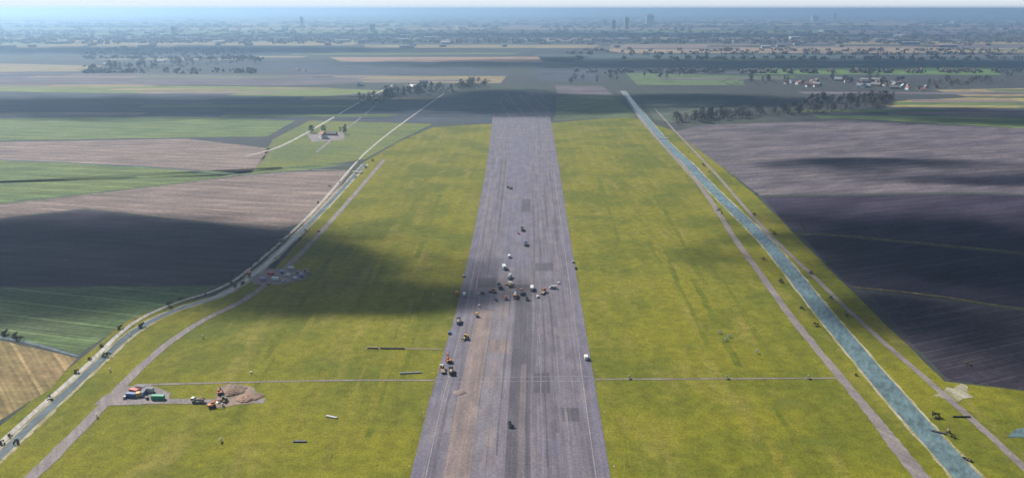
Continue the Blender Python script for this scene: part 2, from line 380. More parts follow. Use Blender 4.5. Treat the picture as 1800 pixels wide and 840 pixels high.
for k, (a, wd, q0, q1) in enumerate([(.66, .012, 900, 600), (.685, .008, 820, 420), (.74, .02, 760, 520), (.80, .01, 900, 650), (.62, .014, 640, 330), (.86, .012, 560, 300), (.12, .02, 540, 300), (.20, .012, 480, 260),
                                     (.25, .015, 420, 240), (.70, .02, 420, 250), (.77, .012, 400, 230), (.10, .014, 880, 690), (.36, .010, 880, 560), (.42, .008, 800, 520)]):
    lane('rubber_mark', (lambda q, a=a: a + .004 * math.sin(q * .05 + a * 40)), (lambda q, a=a, wd=wd: a + wd * (.6 + .4 * math.sin(q * .035 + a * 9)) + .004), Zr + .033 + .0006 * k, M['rubber_mark'] if k % 3 else M['planed'], q0, q1, 26)
for k, (a, b, q0, q1, m_) in enumerate([(.62, .72, 690, 655, 'fresh'), (.76, .90, 590, 575, 'planed'), (.63, .80, 476, 462, 'fresh'), (.10, .29, 505, 488, 'fresh'), (.08, .16, 760, 700, 'planed'), (.64, .76, 800, 772, 'shoulder'),
                                        (.31, .46, 350, 342, 'planed'), (.50, .60, 372, 350, 'fresh'), (.31, .45, 620, 596, 'sand'), (.78, .88, 740, 716, 'fresh')]):
    lane('runway_patch', a, b, Zr + .026 + .0005 * k, M[m_], q0, q1, 2)
for k in range(1, 14):
    a = .05 + k * .905 / 14
    lane('paving_joint', a - .0010, a + .0010, Zr + .031, M['rubber_mark'] if k % 2 else M['planed'], 900, 330, 16)
for a in (.075, .925):
    lane('runway_line', a, a + .0045, Zr + .05, M['line'], 900, 300, 20)
for k in range(10):
    q = 640 - k * 42 * (1 - k * .045)
    if 420 < q < 560: continue
    lane('runway_line', .655, .659, Zr + .05, M['line'], q, q - 14 * (1 - k * .06), 2)

# canals, ditches, roads
Zc = .09
CAN = [(1095, 160), (1140, 215), (1175, 255), (1212, 290), (1232, 312), (1280, 360), (1343, 421), (1391, 478), (1440, 540), (1490, 600), (1580, 705), (1640, 772), (1725, 865)]
ribbon('canal_bank', [(x, y, 12.2) for x, y in CAN], Zc - .02, M['reed'], .08, 1)
ribbon('canal', [(x, y, 9.8) for x, y in CAN], Zc + .02, M['water'], .03, 2)
ribbon('road', [(1098, 168, 4), (1130, 215, 4), (1200, 292, 4.2), (1237, 335, 4.2), (1287, 412, 4.2), (1347, 496, 4.2), (1388, 553, 4.2), (1427, 602, 4.2), (1502, 692, 4.3), (1543, 742, 5), (1580, 790, 6), (1640, 862, 6)], Zc + .04, M['track'], .12, 3)
ribbon('road', [(1150, 190, 3), (1190, 234, 3), (1253, 300, 3), (1323, 380, 3), (1373, 432, 3), (1433, 488, 3), (1480, 534, 3), (1550, 598, 3), (1587, 630, 3), (1633, 670, 3), (1683, 714, 3.2), (1740, 765, 3.2), (1820, 840, 3.2)], Zc + .04, M['track'], .1, 4)
LC = [(-60, 858), (0, 800), (60, 742), (110, 696), (165, 645), (236, 582), (308, 545), (395, 516), (456, 474), (515, 420), (560, 376), (600, 334), (642, 288)]
ribbon('ditch_bank', [(x, y, 7.2) for x, y in LC], Zc - .02, M['reed'], .15, 5)
ribbon('ditch', [(x, y, 3.8) for x, y in LC], Zc + .02, M['pale_water'], .06, 6)
ribbon('road', [(20, 868, 5.5), (90, 805, 5.5), (170, 724, 5), (240, 652, 4.6), (300, 600, 4.2), (362, 560, 4.2), (430, 526, 4.2), (494, 478, 4.2), (548, 425, 4), (600, 368, 4), (640, 322, 4), (676, 280, 4)], Zc + .04, M['track'], .12, 7)
ribbon('road', [(-30, 806, 2.6), (60, 724, 2.6), (150, 644, 2.6), (228, 572, 2.6), (298, 536, 2.6), (386, 506, 2.6), (446, 466, 2.6), (548, 374, 2.6), (622, 290, 2.6), (650, 262, 2.6), (700, 222, 2.6), (780, 165, 2.6)], Zc + .05, M['concrete'], .05, 8)
ribbon('road', [(430, 275, 4), (480, 262, 4), (520, 244, 4), (575, 213, 4), (632, 180, 4), (690, 150, 5)], Zc + .04, M['concrete'], .05, 9)
ribbon('road', [(556, 268, 3), (590, 240, 3), (625, 214, 3), (660, 186, 3)], Zc + .05, M['track'], .05, 10)
ribbon('ditch', [(616, 290, 2.2), (440, 307, 2.2), (240, 292, 2.2), (0, 281, 2.4), (-200, 278, 2.4)], Zc + .03, M['pale_water'], .05, 11)
ribbon('ditch', [(617, 299, 1.6), (470, 301, 1.6), (330, 321, 1.6), (130, 345, 1.6), (0, 358, 1.6), (-200, 374, 1.6)], Zc + .03, M['reed'], .2, 12)
ribbon('ditch', [(-100, 574, 2), (0, 592, 2), (60, 604, 2), (138, 626, 2)], Zc + .03, M['pale_water'], .2, 13)
ribbon('track', [(236, 676, 1.6), (440, 671, 1.3), (600, 668, 1.3), (765, 668, 1.3)], Zc + .05, M['track'], .3, 14)
ribbon('track', [(1046, 666, 1.1), (1300, 665, 1.2), (1478, 664, 1.2)], Zc + .05, M['track'], .3, 15)
ribbon('cable_trench', [(765, 663, .3), (1046, 661, .3)], Zr + .06, M['line'], .05, 16)
ribbon('cable_trench', [(762, 671, .3), (1048, 669, .3)], Zr + .06, M['line'], .05, 17)
ribbon('track', [(640, 612, 1), (700, 612, 1.2), (778, 613, 1.2)], Zc + .05, M['bare'], .3, 18)
ribbon('track', [(175, 702, 9), (260, 704, 6), (330, 705, 4), (400, 706, 5), (465, 704, 4)], Zc + .055, M['track'], .12, 19)
poly('yard', [(205, 680), (262, 676), (300, 690), (296, 708), (190, 712)], Zc + .07, M['track'])
poly('yard', [(384, 680), (404, 674), (428, 676), (446, 680), (450, 688), (458, 698), (446, 709), (420, 710), (396, 715), (368, 717), (362, 710), (378, 700)], Zc + .07, M['bare'])
poly('yard', [(440, 488), (472, 472), (544, 474), (538, 490), (492, 500), (446, 500)], Zc + .07, M['track'])
poly('yard', [(540, 236), (606, 232), (604, 246), (548, 250)], Zc + .07, M['track'])
poly('pond', [(1770, 768), (1786, 753), (1830, 748), (1830, 768)], Zc + .05, M['water'])

rw_ = random.Random(31)
M['wear'] = grass_mat('worn_grass_mat', (.158, .148, .018), (.13, .128, .014), (.19, .165, .035), None, 12)
M['lush'] = grass_mat('lush_grass_mat', (.10, .112, .010), (.12, .125, .012), (.14, .135, .015), None, 18)
for k, pts in enumerate(([(1052, 720), (1120, 690), (1230, 640), (1330, 560)], [(1010, 470), (1080, 440), (1180, 400), (1230, 345)], [(1100, 850), (1090, 760), (1060, 690)])):
    for off in (0, 1):
        q = [(x + off * (y - YH) / H * 2.0, y, .55) for x, y in pts]
        ribbon('wheel_track', q, .05 + .002 * k, M['wear'], .5, k * 2 + off)
for k in range(26):                        # mown swaths and wet patches along the runway
    s_ = rw_.choice((-1, 1)); f0 = rw_.uniform(.12, 1.2); y0 = rw_.uniform(330, 900); y1 = y0 - (y0 - YH) * rw_.uniform(.12, .35)
    cx = lambda yy: 917 - (yy - 225) * .033
    e = lambda yy: cx(yy) + s_ * (yy + 60) * (.20 + f0 * .42)
    if not (90 < e(y0) - 0 and e(y0) < 1790): continue
    if s_ < 0 and e(y0) < 300 + (900 - y0) * .6: continue
    if s_ > 0 and e(y0) > 1120 + (y0 - 330) * .78: continue
    ribbon('mown_strip', [(e(yy), yy, rw_.uniform(1.5, 5)) for yy in (y0, (y0 + y1) / 2, y1)], .04 + k * .0003, M['lush'] if rw_.random() < .6 else M['wear'], .5, 50 + k)

# ------------------------------------------------------------------ clouds overhead: their shadows lie on the land
def cloud_mat():
    m = bpy.data.materials.new('cloud_mat'); m.use_nodes = True; nt = m.node_tree
    nt.nodes.remove(nt.nodes['Principled BSDF'])
    tc = N(nt, 'ShaderNodeTexCoord'); sp = N(nt, 'ShaderNodeVectorMath'); sp.operation = 'MULTIPLY'
    sp.inputs[1].default_value = (1, 1, 0); nt.links.new(tc.outputs['Object'], sp.inputs[0])
    ln = N(nt, 'ShaderNodeVectorMath'); ln.operation = 'LENGTH'; nt.links.new(sp.outputs['Vector'], ln.inputs[0])
    nz = noise(nt, (130, 75, 90), 0, 5, .6)
    ad = N(nt, 'ShaderNodeMath'); ad.operation = 'MULTIPLY_ADD'; nt.links.new(nz, ad.inputs[0]); ad.inputs[1].default_value = -1.3
    nt.links.new(ln.outputs['Value'], ad.inputs[2])
    a = ramp(nt, ad.outputs['Value'], .985, 0, -.40, .30)
    t = N(nt, 'ShaderNodeBsdfTransparent'); d = N(nt, 'ShaderNodeBsdfDiffuse'); d.inputs['Color'].default_value = (.9, .9, .92, 1)
    mx = N(nt, 'ShaderNodeMixShader'); nt.links.new(a, mx.inputs[0]); nt.links.new(t.outputs[0], mx.inputs[1]); nt.links.new(d.outputs[0], mx.inputs[2])
    nt.links.new(mx.outputs[0], nt.nodes['Material Output'].inputs['Surface'])
    return m
CM = cloud_mat()
def ell_mesh():
    mb = MB(); n, k = 40, 16; V = [(0, 0, -1)]; Fs = []
    for i in range(1, k):
        a = -math.pi / 2 + math.pi * i / k
        V += [(math.cos(a) * math.cos(2 * math.pi * j / n), math.cos(a) * math.sin(2 * math.pi * j / n), math.sin(a)) for j in range(n)]
    V.append((0, 0, 1))
    Fs += [(0, 1 + (j + 1) % n, 1 + j) for j in range(n)]
    for i in range(k - 2):
        Fs += [(1 + i * n + j, 1 + i * n + (j + 1) % n, 1 + (i + 1) * n + (j + 1) % n, 1 + (i + 1) * n + j) for j in range(n)]
    o = 1 + (k - 2) * n; Fs += [(o + j, o + (j + 1) % n, len(V) - 1) for j in range(n)]
    return mb.add(V, Fs)
cl0 = None
def cloud(px, py, wx, wy, alt=900, rz=0):
    global cl0
    if cl0 is None: c = cl0 = ell_mesh().build('cloud', CM)
    else: c = cl0.copy(); COL.objects.link(c)
    p = G(px, py) + SUN * (alt / SUN.z)
    c.location = p; c.scale = (wx, wy, 60); c.rotation_euler = (0, 0, rz)
    tag(c, kind='structure')
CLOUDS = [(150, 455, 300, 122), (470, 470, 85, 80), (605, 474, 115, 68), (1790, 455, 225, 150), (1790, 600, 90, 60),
          (200, 188, 760, 210), (900, 182, 380, 210), (917, 168, 150, 130), (560, 185, 300, 150), (1240, 176, 300, 130), (1760, 205, 420, 110), (1350, 112, 1700, 330), (300, 88, 1500, 430), (1650, 300, 190, 60),
          (1000, 62, 3600, 560)]
for c in CLOUDS: cloud(*c)

# ------------------------------------------------------------------ paints for the machines
P = dict(
    white=paint_mat('white_paint', (.74, .74, .72)), orange=paint_mat('orange_paint', (.55, .17, .03)), yellow=paint_mat('yellow_paint', (.58, .36, .04)),
    red=paint_mat('red_paint', (.45, .05, .04)), blue=paint_mat('blue_paint', (.06, .12, .33)), green=paint_mat('green_paint', (.02, .30, .17)),
    dark=paint_mat('dark_paint', (.035, .036, .04)), silver=paint_mat('silver_paint', (.45, .46, .48), .35), purple=paint_mat('violet_paint', (.26, .20, .42)),
    rubber=paint_mat('rubber', (.02, .02, .02), .9, .5), steel=paint_mat('steel', (.25, .25, .26), .5, .3, .6), glass=paint_mat('dark_glass', (.02, .03, .04), .08, 0),
    lamp=paint_mat('lamp_glass', (.7, .7, .66), .1, 0), load=paint_mat('load_mat', (.10, .09, .085), 1, .4), sandload=paint_mat('sand_load_mat', (.36, .27, .19), 1, .3),
    wood=paint_mat('timber', (.22, .15, .09), .8), galv=paint_mat('galvanised', (.42, .43, .44), .4, .2, .4), roof=paint_mat('roof_tile', (.24, .09, .06), .8, .4),
    slate=paint_mat('grey_roof', (.16, .16, .17), .8, .3), brick=paint_mat('brick_wall', (.30, .17, .12), .9, .3), render=paint_mat('pale_wall', (.66, .64, .6), .8, .2),
    shed=paint_mat('shed_wall', (.34, .36, .38), .6, .2), bark=paint_mat('bark', (.11, .085, .065), .9, .3), screen=paint_mat('cloth_red', (.6, .1, .08), .8, .1),
    town=paint_mat('town_wall', (.22, .21, .20), .8, .3),
)
def dome(mb, x, y, z, r, h, n=14, k=4, rnd=None):     # a heap
    V = []; Fs = []
    for i in range(k):
        t = i / k; rr = math.cos(t * math.pi / 2); zz = math.sin(t * math.pi / 2)
        V += [(x + r * rr * math.cos(2 * math.pi * j / n) * (1 + (rnd.uniform(-.12, .12) if rnd else 0)), y + r * rr * math.sin(2 * math.pi * j / n) * (1 + (rnd.uniform(-.12, .12) if rnd else 0)),
               z + h * zz * (1 + (rnd.uniform(-.15, .15) if rnd and i else 0))) for j in range(n)]
    V.append((x, y, z + h))
    for i in range(k - 1):
        Fs += [(i * n + j, i * n + (j + 1) % n, (i + 1) * n + (j + 1) % n, (i + 1) * n + j) for j in range(n)]
    Fs += [((k - 1) * n + j, (k - 1) * n + (j + 1) % n, len(V) - 1) for j in range(n)]
    Fs.append(tuple(range(n - 1, -1, -1)))
    return mb.add(V, Fs)
def wheel(root, x, y, r, wd):
    t = MB().cyl((x - wd / 2, y, r), (x + wd / 2, y, r), r, n=14).build('wheel', P['rubber'], root, .03)
    MB().cyl((x - wd / 2 - .03, y, r), (x + wd / 2 + .03, y, r), r * .5, n=10).build('rim', P['steel'], t)
    return t
def cab(root, mat, y0, y1, wd=2.4, z0=.7, z1=2.9, rake=.18):
    c = MB().prism([(y0, z0), (y1, z0), (y1, z0 + (z1 - z0) * .45), (y1 - rake, z1), (y0, z1)], -wd / 2, wd / 2).build('cab', mat, root, .08)
    m = z0 + (z1 - z0) * .48
    MB().add([(-wd / 2 + .14, y1 + .01, m), (wd / 2 - .14, y1 + .01, m), (wd / 2 - .2, y1 - rake + .03, z1 - .2), (-wd / 2 + .2, y1 - rake + .03, z1 - .2)], [(3, 2, 1, 0)]).build('windscreen', P['glass'], c)
    for s in (-1, 1):
        x = s * (wd / 2 + .004)
        MB().box(min(x, x + s * .02), max(x, x + s * .02), y0 + .3, y1 - rake - .12, m, z1 - .3).build('window', P['glass'], c)
        MB().box(s * (wd / 2 - .35) - .16, s * (wd / 2 - .35) + .16, y1, y1 + .05, z0 + .2, z0 + .42).build('headlight', P['lamp'], root)
        MB().box(s * (wd / 2 + .2) - .1, s * (wd / 2 + .2) + .1, y1 - .25, y1 - .15, m, m + .55).build('mirror', P['dark'], root)
    return c
def dump_truck(cmat, bmat, lmat, L=8.2):
    r = empty('dump_truck'); r['category'] = 'truck'
    MB().box(-.45, .45, -L / 2 + .2, L / 2 - .3, .75, 1.05).build('chassis', P['dark'], r)
    cab(r, cmat, L / 2 - 2.0, L / 2, 2.45, .75, 3.0)
    b = MB(); y0, y1 = -L / 2, L / 2 - 2.25
    b.box(-1.22, 1.22, y0, y1, 1.15, 1.3)
    b.box(-1.25, -1.15, y0, y1, 1.3, 2.5).box(1.15, 1.25, y0, y1, 1.3, 2.5).box(-1.148, 1.148, y1 - .12, y1, 1.303, 2.85).box(-1.148, 1.148, y0, y0 + .1, 1.303, 2.4)
    bed = b.build('tipper_body', bmat, r)
    dome(MB(), 0, 0, 0, 1, 1, 16, 4, random.Random(2)).build('load', lmat, bed)
    ld = bpy.data.objects[bed.children[0].name]; ld.location = (0, (y0 + y1) / 2, 1.7); ld.scale = (1.1, (y1 - y0) / 2 - .2, 1.0)
    for y in (L / 2 - 1.3, -L / 2 + 1.2, -L / 2 + 2.5):
        for s in (-1, 1): wheel(r, s * 1.05, y, .5, .35)
    return r
def flat_truck(cmat, kind):
    r = empty({'tank': 'tank_truck', 'box': 'box_truck', 'bed': 'flatbed_truck', 'sweep': 'sweeper_truck'}[kind]); r['category'] = 'truck'; L = 8.4
    MB().box(-.45, .45, -L / 2 + .1, L / 2 - .3, .75, 1.05).build('chassis', P['dark'], r)
    cab(r, cmat, L / 2 - 1.9, L / 2, 2.4, .75, 2.9)
    if kind == 'tank':
        MB().cyl((0, -L / 2, 2.05), (0, L / 2 - 2.3, 2.05), 1.05, n=20).build('tank', P['silver'], r, .1)
        for y in (-2.6, -.4): MB().cyl((0, y, 3.05), (0, y, 3.25), .3).build('hatch', P['steel'], r)
    elif kind == 'box':
        MB().box(-1.25, 1.25, -L / 2, L / 2 - 2.1, 1.1, 3.5).build('cargo_box', P['white'], r, .04)
        MB().box(-1.1, 1.1, -L / 2 - .04, -L / 2 - .003, 1.2, 3.4).build('rear_door', P['silver'], r)
    elif kind == 'bed':
        MB().box(-1.25, 1.25, -L / 2, L / 2 - 2.1, 1.1, 1.28).build('flatbed', P['wood'], r)
        MB().box(-1.25, 1.25, L / 2 - 2.3, L / 2 - 2.2, 1.283, 2.3).build('headboard', P['steel'], r)
        MB().bar((0, L / 2 - 2.6, 1.3), (0, L / 2 - 2.6, 3.2), .35, .35).bar((0, L / 2 - 2.6, 3.1), (0, L / 2 - 5.2, 3.3), .25, .25).build('loader_crane', P['yellow'], r)
    else:
        MB().prism([(-L / 2, 1.1), (L / 2 - 2.2, 1.1), (L / 2 - 2.2, 2.9), (-L / 2 + .8, 2.7), (-L / 2, 2.0)], -1.2, 1.2).build('dust_hopper', cmat, r, .05)
        for s in (-1, 1): MB().cyl((s * 1.2, .3, .05), (s * 1.2, .3, .3), .5).build('brush', P['dark'], r)
    for y in (L / 2 - 1.25, -L / 2 + 1.3, -L / 2 + 2.6):
        for s in (-1, 1): wheel(r, s * 1.05, y, .5, .35)
    return r
def van(mat):
    r = empty('van'); r['category'] = 'van'; L = 5.6
    b = MB().prism([(-L / 2, .45), (L / 2, .45), (L / 2, 1.15), (L / 2 - .9, 1.35), (L / 2 - 1.55, 2.35), (-L / 2 + .05, 2.4)], -1, 1).build('body', mat, r, .1)
    MB().add([(-.85, L / 2 - .94, 1.42), (.85, L / 2 - .94, 1.42), (.78, L / 2 - 1.49, 2.25), (-.78, L / 2 - 1.49, 2.25)], [(3, 2, 1, 0)]).build('windscreen', P['glass'], r).location = (0, .03, .02)
    for s in (-1, 1):
        MB().box(s * 1.006 - .01, s * 1.006 + .01, L / 2 - 2.5, L / 2 - 1.6, 1.45, 2.1).build('window', P['glass'], r)
        MB().box(s * .72 - .16, s * .72 + .16, L / 2 - .02, L / 2 + .03, .8, 1.02).build('headlight', P['lamp'], r)
        for y in (1.75, -1.7): wheel(r, s * .88, y, .36, .24)
    return r
def car(mat, pickup=False):
    r = empty('pickup' if pickup else 'parked_car'); r['category'] = 'pickup' if pickup else 'car'; L = 4.5
    MB().box(-.88, .88, -L / 2, L / 2, .32, .92, .06).build('body', mat, r, .08)
    y0, y1 = (-.5, 1.0) if pickup else (-1.9, 1.0)
    c = MB().prism([(y0, .925), (y1, .925), (y1 - .75, 1.48), (y0 + .3, 1.48)], -.78, .78).build('cabin', P['glass'], r, .04)
    MB().box(-.68, .68, y0 + .34, y1 - .8, 1.483, 1.52).build('roof', mat, c)
    for s in (-1, 1):
        MB().box(s * .62 - .15, s * .62 + .15, L / 2 - .03, L / 2 + .02, .6, .76).build('headlight', P['lamp'], r)
        for y in (1.35, -1.35): wheel(r, s * .8, y, .33, .22)
    return r
def tracks(root, L, gauge, wd, h):
    for s in (-1, 1):
        n = 8; pr = [(L / 2 - h / 2 + h / 2 * math.cos(a), h / 2 + h / 2 * math.sin(a)) for a in [math.pi * (-.5 + i / n) for i in range(n + 1)]]
        pr += [(-y, z) for y, z in pr[::-1]]
        MB().prism(pr, s * gauge / 2 - wd / 2, s * gauge / 2 + wd / 2).build('crawler_track', P['rubber'], root)
def excavator(mat):
    r = empty('excavator'); r['category'] = 'excavator'
    tracks(r, 4.3, 2.4, .6, .95)
    MB().box(-.9, .9, -.9, .9, .55, 1.1).build('undercarriage', P['dark'], r)
    MB().box(-1.35, 1.35, -2.3, 1.0, 1.1, 2.1, .05).build('engine_house', mat, r, .08)
    MB().box(-1.3, 1.3, -2.55, -1.9, 1.15, 2.0, .1).build('counterweight', P['dark'], r)
    c = MB().prism([(-.6, 1.5), (1.35, 1.5), (1.4, 2.2), (1.1, 3.05), (-.6, 3.05)], -1.3, -.3).build('cab', mat, r, .06)
    MB().box(-1.32, -.28, -.3, 1.15, 2.15, 2.9).build('window', P['glass'], c)
    MB().bar((.25, .8, 1.7), (.25, 2.6, 4.3), .45, .55).bar((.25, 2.5, 4.2), (.25, 5.2, 4.0), .4, .5).build('boom', mat, r)
    a = MB().bar((.25, 4.9, 4.2), (.25, 6.3, 1.6), .35, .4).build('arm', mat, r)
    MB().prism([(5.6, 1.5), (6.5, 1.7), (6.7, .9), (6.1, .35), (5.4, .6)], -.35, .85).build('bucket', P['steel'], a)
    return r
def paver():
    r = empty('asphalt_paver'); r['category'] = 'paver'
    tracks(r, 3.6, 2.1, .4, .8)
    MB().box(-1.25, 1.25, -1.9, 1.6, .6, 1.9, .05).build('engine_body', P['yellow'], r, .06)
    MB().add([(-1.6, 1.7, .9), (1.6, 1.7, .9), (1.7, 3.5, .8), (-1.7, 3.5, .8), (-1.8, 1.7, 1.6), (1.8, 1.7, 1.6), (1.9, 3.5, 1.5), (-1.9, 3.5, 1.5)],
             [(0, 1, 2, 3), (0, 1, 5, 4), (1, 2, 6, 5), (2, 3, 7, 6), (3, 0, 4, 7)]).build('hopper', P['steel'], r)
    MB().box(-3.6, 3.6, -3.1, -2.2, .05, .7).build('screed', P['dark'], r)
    for s in (-1, 1): MB().bar((s * 1.3, -2.3, .7), (s * 1.3, 1.2, .7), .15, .3).build('tow_arm', P['yellow'], r)
    MB().box(-1.5, 1.5, -2.2, .2, 3.3, 3.4).bar((-1.3, -2, 1.9), (-1.3, -2, 3.3), .08, .08).bar((1.3, -2, 1.9), (1.3, -2, 3.3), .08, .08).bar((-1.3, 0, 1.9), (-1.3, 0, 3.3), .08, .08).bar((1.3, 0, 1.9), (1.3, 0, 3.3), .08, .08).build('canopy', P['white'], r)
    return r
def roller(mat):
    r = empty('road_roller'); r['category'] = 'roller'
    for y in (-1.7, 1.7): MB().cyl((-.9, y, .68), (.9, y, .68), .68, n=22).build('drum', P['steel'], r, .03)
    MB().box(-.55, .55, -1.8, 1.8, 1.4, 1.75).box(-.8, .8, .75, 2.0, 1.755, 2.15, .06).box(-.8, .8, -2.0, -.9, 1.755, 2.05, .06).build('body', mat, r, .04)
    c = MB().box(-.75, .75, -.75, .6, 2.9, 3.0).bar((-.65, -.65, 1.75), (-.65, -.65, 2.9), .08, .08).bar((.65, -.65, 1.75), (.65, -.65, 2.9), .08, .08).bar((-.65, .5, 1.75), (-.65, .5, 2.9), .08, .08).bar((.65, .5, 1.75), (.65, .5, 2.9), .08, .08).build('canopy', mat, r)
    MB().box(-.3, .3, -.45, .05, 1.76, 2.1).box(-.3, .3, -.55, -.45, 2.1, 2.6).build('seat', P['dark'], r)
    for s in (-1, 1): MB().bar((s * .98, -1.7, .68), (s * .98, -1.7, 1.5), .1, .2).bar((s * .98, 1.7, .68), (s * .98, 1.7, 1.5), .1, .2).build('drum_frame', mat, r)
    return r
def loader(mat):
    r = empty('wheel_loader'); r['category'] = 'loader'
    MB().box(-.9, .9, -2.8, -.2, 1.0, 2.1, .08).build('engine_house', mat, r, .08)
    MB().box(-.6, .6, -.2, 1.6, .9, 1.6).build('front_frame', mat, r)
    c = MB().box(-.8, .8, -1.0, .5, 2.1, 3.3, .1).build('cab', P['glass'], r); MB().box(-.8, .8, -1.0, .5, 3.3, 3.4).build('roof', mat, c)
    for s in (-1, 1):
        MB().bar((s * .5, .9, 1.7), (s * .5, 2.9, .7), .18, .35).build('lift_arm', mat, r)
        for y in (-1.9, 1.1): wheel(r, s * 1.05, y, .75, .5)
    MB().prism([(2.8, .2), (4.0, .2), (4.05, .3), (3.0, .4), (2.95, 1.3), (2.75, 1.2)], -1.4, 1.4).build('bucket', P['steel'], r)
    return r
def container(mat, hut=False, L=6.0):
    r = empty('site_hut' if hut else 'container'); r['category'] = 'site hut' if hut else 'container'
    mb = MB(); n = int(L / .5)
    mb.box(-1.22, 1.22, -L / 2, L / 2, .15, 2.6)
    if not hut:
        for i in range(n):
            y = -L / 2 + .25 + i * .5
            for s in (-1, 1): mb.box(s * 1.235 - .014, s * 1.235 + .014, y - .1, y + .1, .25, 2.45)
    b = mb.build('shell', mat, r)
    MB().box(-1.26, 1.26, -L / 2 - .04, L / 2 + .04, 2.603, 2.72).build('roof', P['slate'] if hut else mat, r)
    MB().box(-1.1, 1.1, -L / 2 - .05, -L / 2 - .004, .25, 2.4).build('door', P['silver'] if hut else mat, r)
    if hut:
        for y in (-1.5, 1.2):
            MB().box(1.222, 1.26, y - .5, y + .5, 1.2, 2.1).build('window', P['glass'], r)
    return r

# ------------------------------------------------------------------ vehicles on the runway
FWD = -RW                                  # rotation that turns a +Y vehicle along the runway
ZV = .155
def on(o, px, py, turn, label, group=None, z=ZV):
    o.location = G(px, py, z); o.rotation_euler = (0, 0, FWD + R(turn)); o.scale = (.77,) * 3; o['label'] = label
    if group: o['group'] = group
    return o
GT = 'machines at work on the runway'
on(dump_truck(P['dark'], P['dark'], P['load']), 918, 405, 3, 'black dump truck farthest up the runway, beyond a pickup and the work gang', GT)
on(car(P['red'], True), 911, 411, 8, 'red pickup standing just left of the black dump truck up the runway', GT)
on(dump_truck(P['blue'], P['steel'], P['load']), 924, 431, -4, 'blue cabbed tipper driving between the black dump truck and the work gang', GT)
on(van(P['white']), 895, 452, 6, 'white van leading the line of trucks towards the far end', GT)
on(flat_truck(P['white'], 'box'), 886, 472, 10, 'white box truck parked left of the line behind the leading van', GT)
on(flat_truck(P['white'], 'tank'), 896, 489, -6, 'white cabbed tank truck with silver barrel beside the asphalt paver', GT)
on(paver(), 897, 503, 182, 'yellow asphalt paver with wide dark screed in the middle of the gang', GT)
on(dump_truck(P['dark'], P['dark'], P['load'], 8.8), 878, 506, 12, 'black dump truck full of asphalt left of the paver', GT)
on(dump_truck(P['orange'], P['steel'], P['load']), 917, 516, 4, 'orange cabbed dump truck with grey body right of the paver', GT)
on(flat_truck(P['red'], 'bed'), 955, 515, -14, 'red flatbed truck with yellow crane at right of the gang', GT)
on(van(P['silver']), 972, 507, 88, 'silver van parked crosswise behind the red flatbed truck', GT)
on(roller(P['orange']), 889, 526, 0, 'orange road roller just below the black asphalt truck', GT)
on(roller(P['dark']), 926, 527, 6, 'dark road roller below the orange dump truck', GT)
on(van(P['white']), 816, 519, 5, 'white van stopped at the left runway edge beside an orange trailer', GT)
on(container(P['orange'], False, 3.4), 803, 518, 12, 'orange box trailer body set down at the left runway edge', None)
on(car(P['silver']), 815, 486, 0, 'silver car on the left runway edge above the white van', GT)
on(car(P['dark']), 846, 516, 80, 'black car parked crosswise between the white van and the asphalt truck', GT)
on(flat_truck(P['white'], 'sweep'), 935, 509, 178, 'white sweeper truck with blunt hopper between the orange truck and the red flatbed', GT)
on(dump_truck(P['dark'], P['steel'], P['sandload']), 806, 567, 4, 'dark cabbed dump truck with sand load on the left runway edge', GT)
on(flat_truck(P['orange'], 'tank'), 906, 522, 176, 'orange cabbed tank truck standing between the two rollers', GT)
on(car(P['white']), 945, 522, 5, 'white car just in front of the red flatbed truck', GT)
on(roller(P['yellow']), 838, 556, 12, 'yellow road roller on the bare sand strip', GT)
on(car(P['dark'], True), 872, 528, 20, 'black pickup left of the orange road roller', GT)
on(loader(P['yellow']), 818, 596, 150, 'yellow wheel loader on the sand strip above the orange excavator', GT)
on(car(P['blue']), 790, 586, 4, 'blue car on the left shoulder behind the sand truck', GT)
on(excavator(P['orange']), 789, 636, 20, 'orange excavator digging on the left edge of the sand strip', None)
on(dump_truck(P['dark'], P['dark'], P['sandload'], 7.4), 793, 655, 8, 'small black dump truck waiting under the orange excavator', GT)
on(flat_truck(P['silver'], 'bed'), 778, 652, 14, 'silver flatbed truck at the edge of the grass beside the orange excavator', GT)
on(roller(P['dark']), 896, 748, 8, 'dark road roller alone on the fresh black lane near the front', None)
on(van(P['white']), 1030, 630, 3, 'white van alone on the right shoulder of the runway', None)
on(dump_truck(P['dark'], P['steel'], P['load']), 896, 332, 40, 'dark truck standing alone far up the runway', None)
on(car(P['silver']), 1007, 461, 0, 'silver car on the right runway edge level with the leading van', None)
on(car(P['dark']), 1012, 472, 4, 'black car on the right runway edge behind the silver one', None)
on(loader(P['orange']), 866, 514, 60, 'orange wheel loader at the left end of the gang', GT)

# ------------------------------------------------------------------ the two site compounds on the grass
def at(o, px, py, rz, label, group=None, z=.2):
    o.location = G(px, py, z); o.rotation_euler = (0, 0, R(rz)); o.scale = (.68,) * 3; o['label'] = label
    if group: o['group'] = group
    return o
CG = 'containers and huts of the site compound'
at(container(P['red'], False), 236, 690, 70, 'red container at the left end of the compound', CG)
at(container(P['blue'], False), 231, 697, 82, 'blue container in front of the red one', CG)
at(container(P['white'], True), 248, 684, 80, 'white site hut behind the red container', CG)
at(container(P['purple'], True), 252, 693, 5, 'violet site hut in the middle of the compound', CG)
at(container(P['yellow'], False, 3.0), 243, 696, 20, 'short yellow container beside the blue one', CG)
at(container(P['white'], True), 262, 688, 78, 'white site hut at the right end of the compound', CG)
at(container(P['green'], False, 8.0), 278, 701, 88, 'long green container by the sandy track', CG)
at(car(P['dark']), 258, 700, 40, 'black car parked in front of the violet hut')
at(car(P['silver']), 220, 699, 10, 'silver car at the left of the blue container')
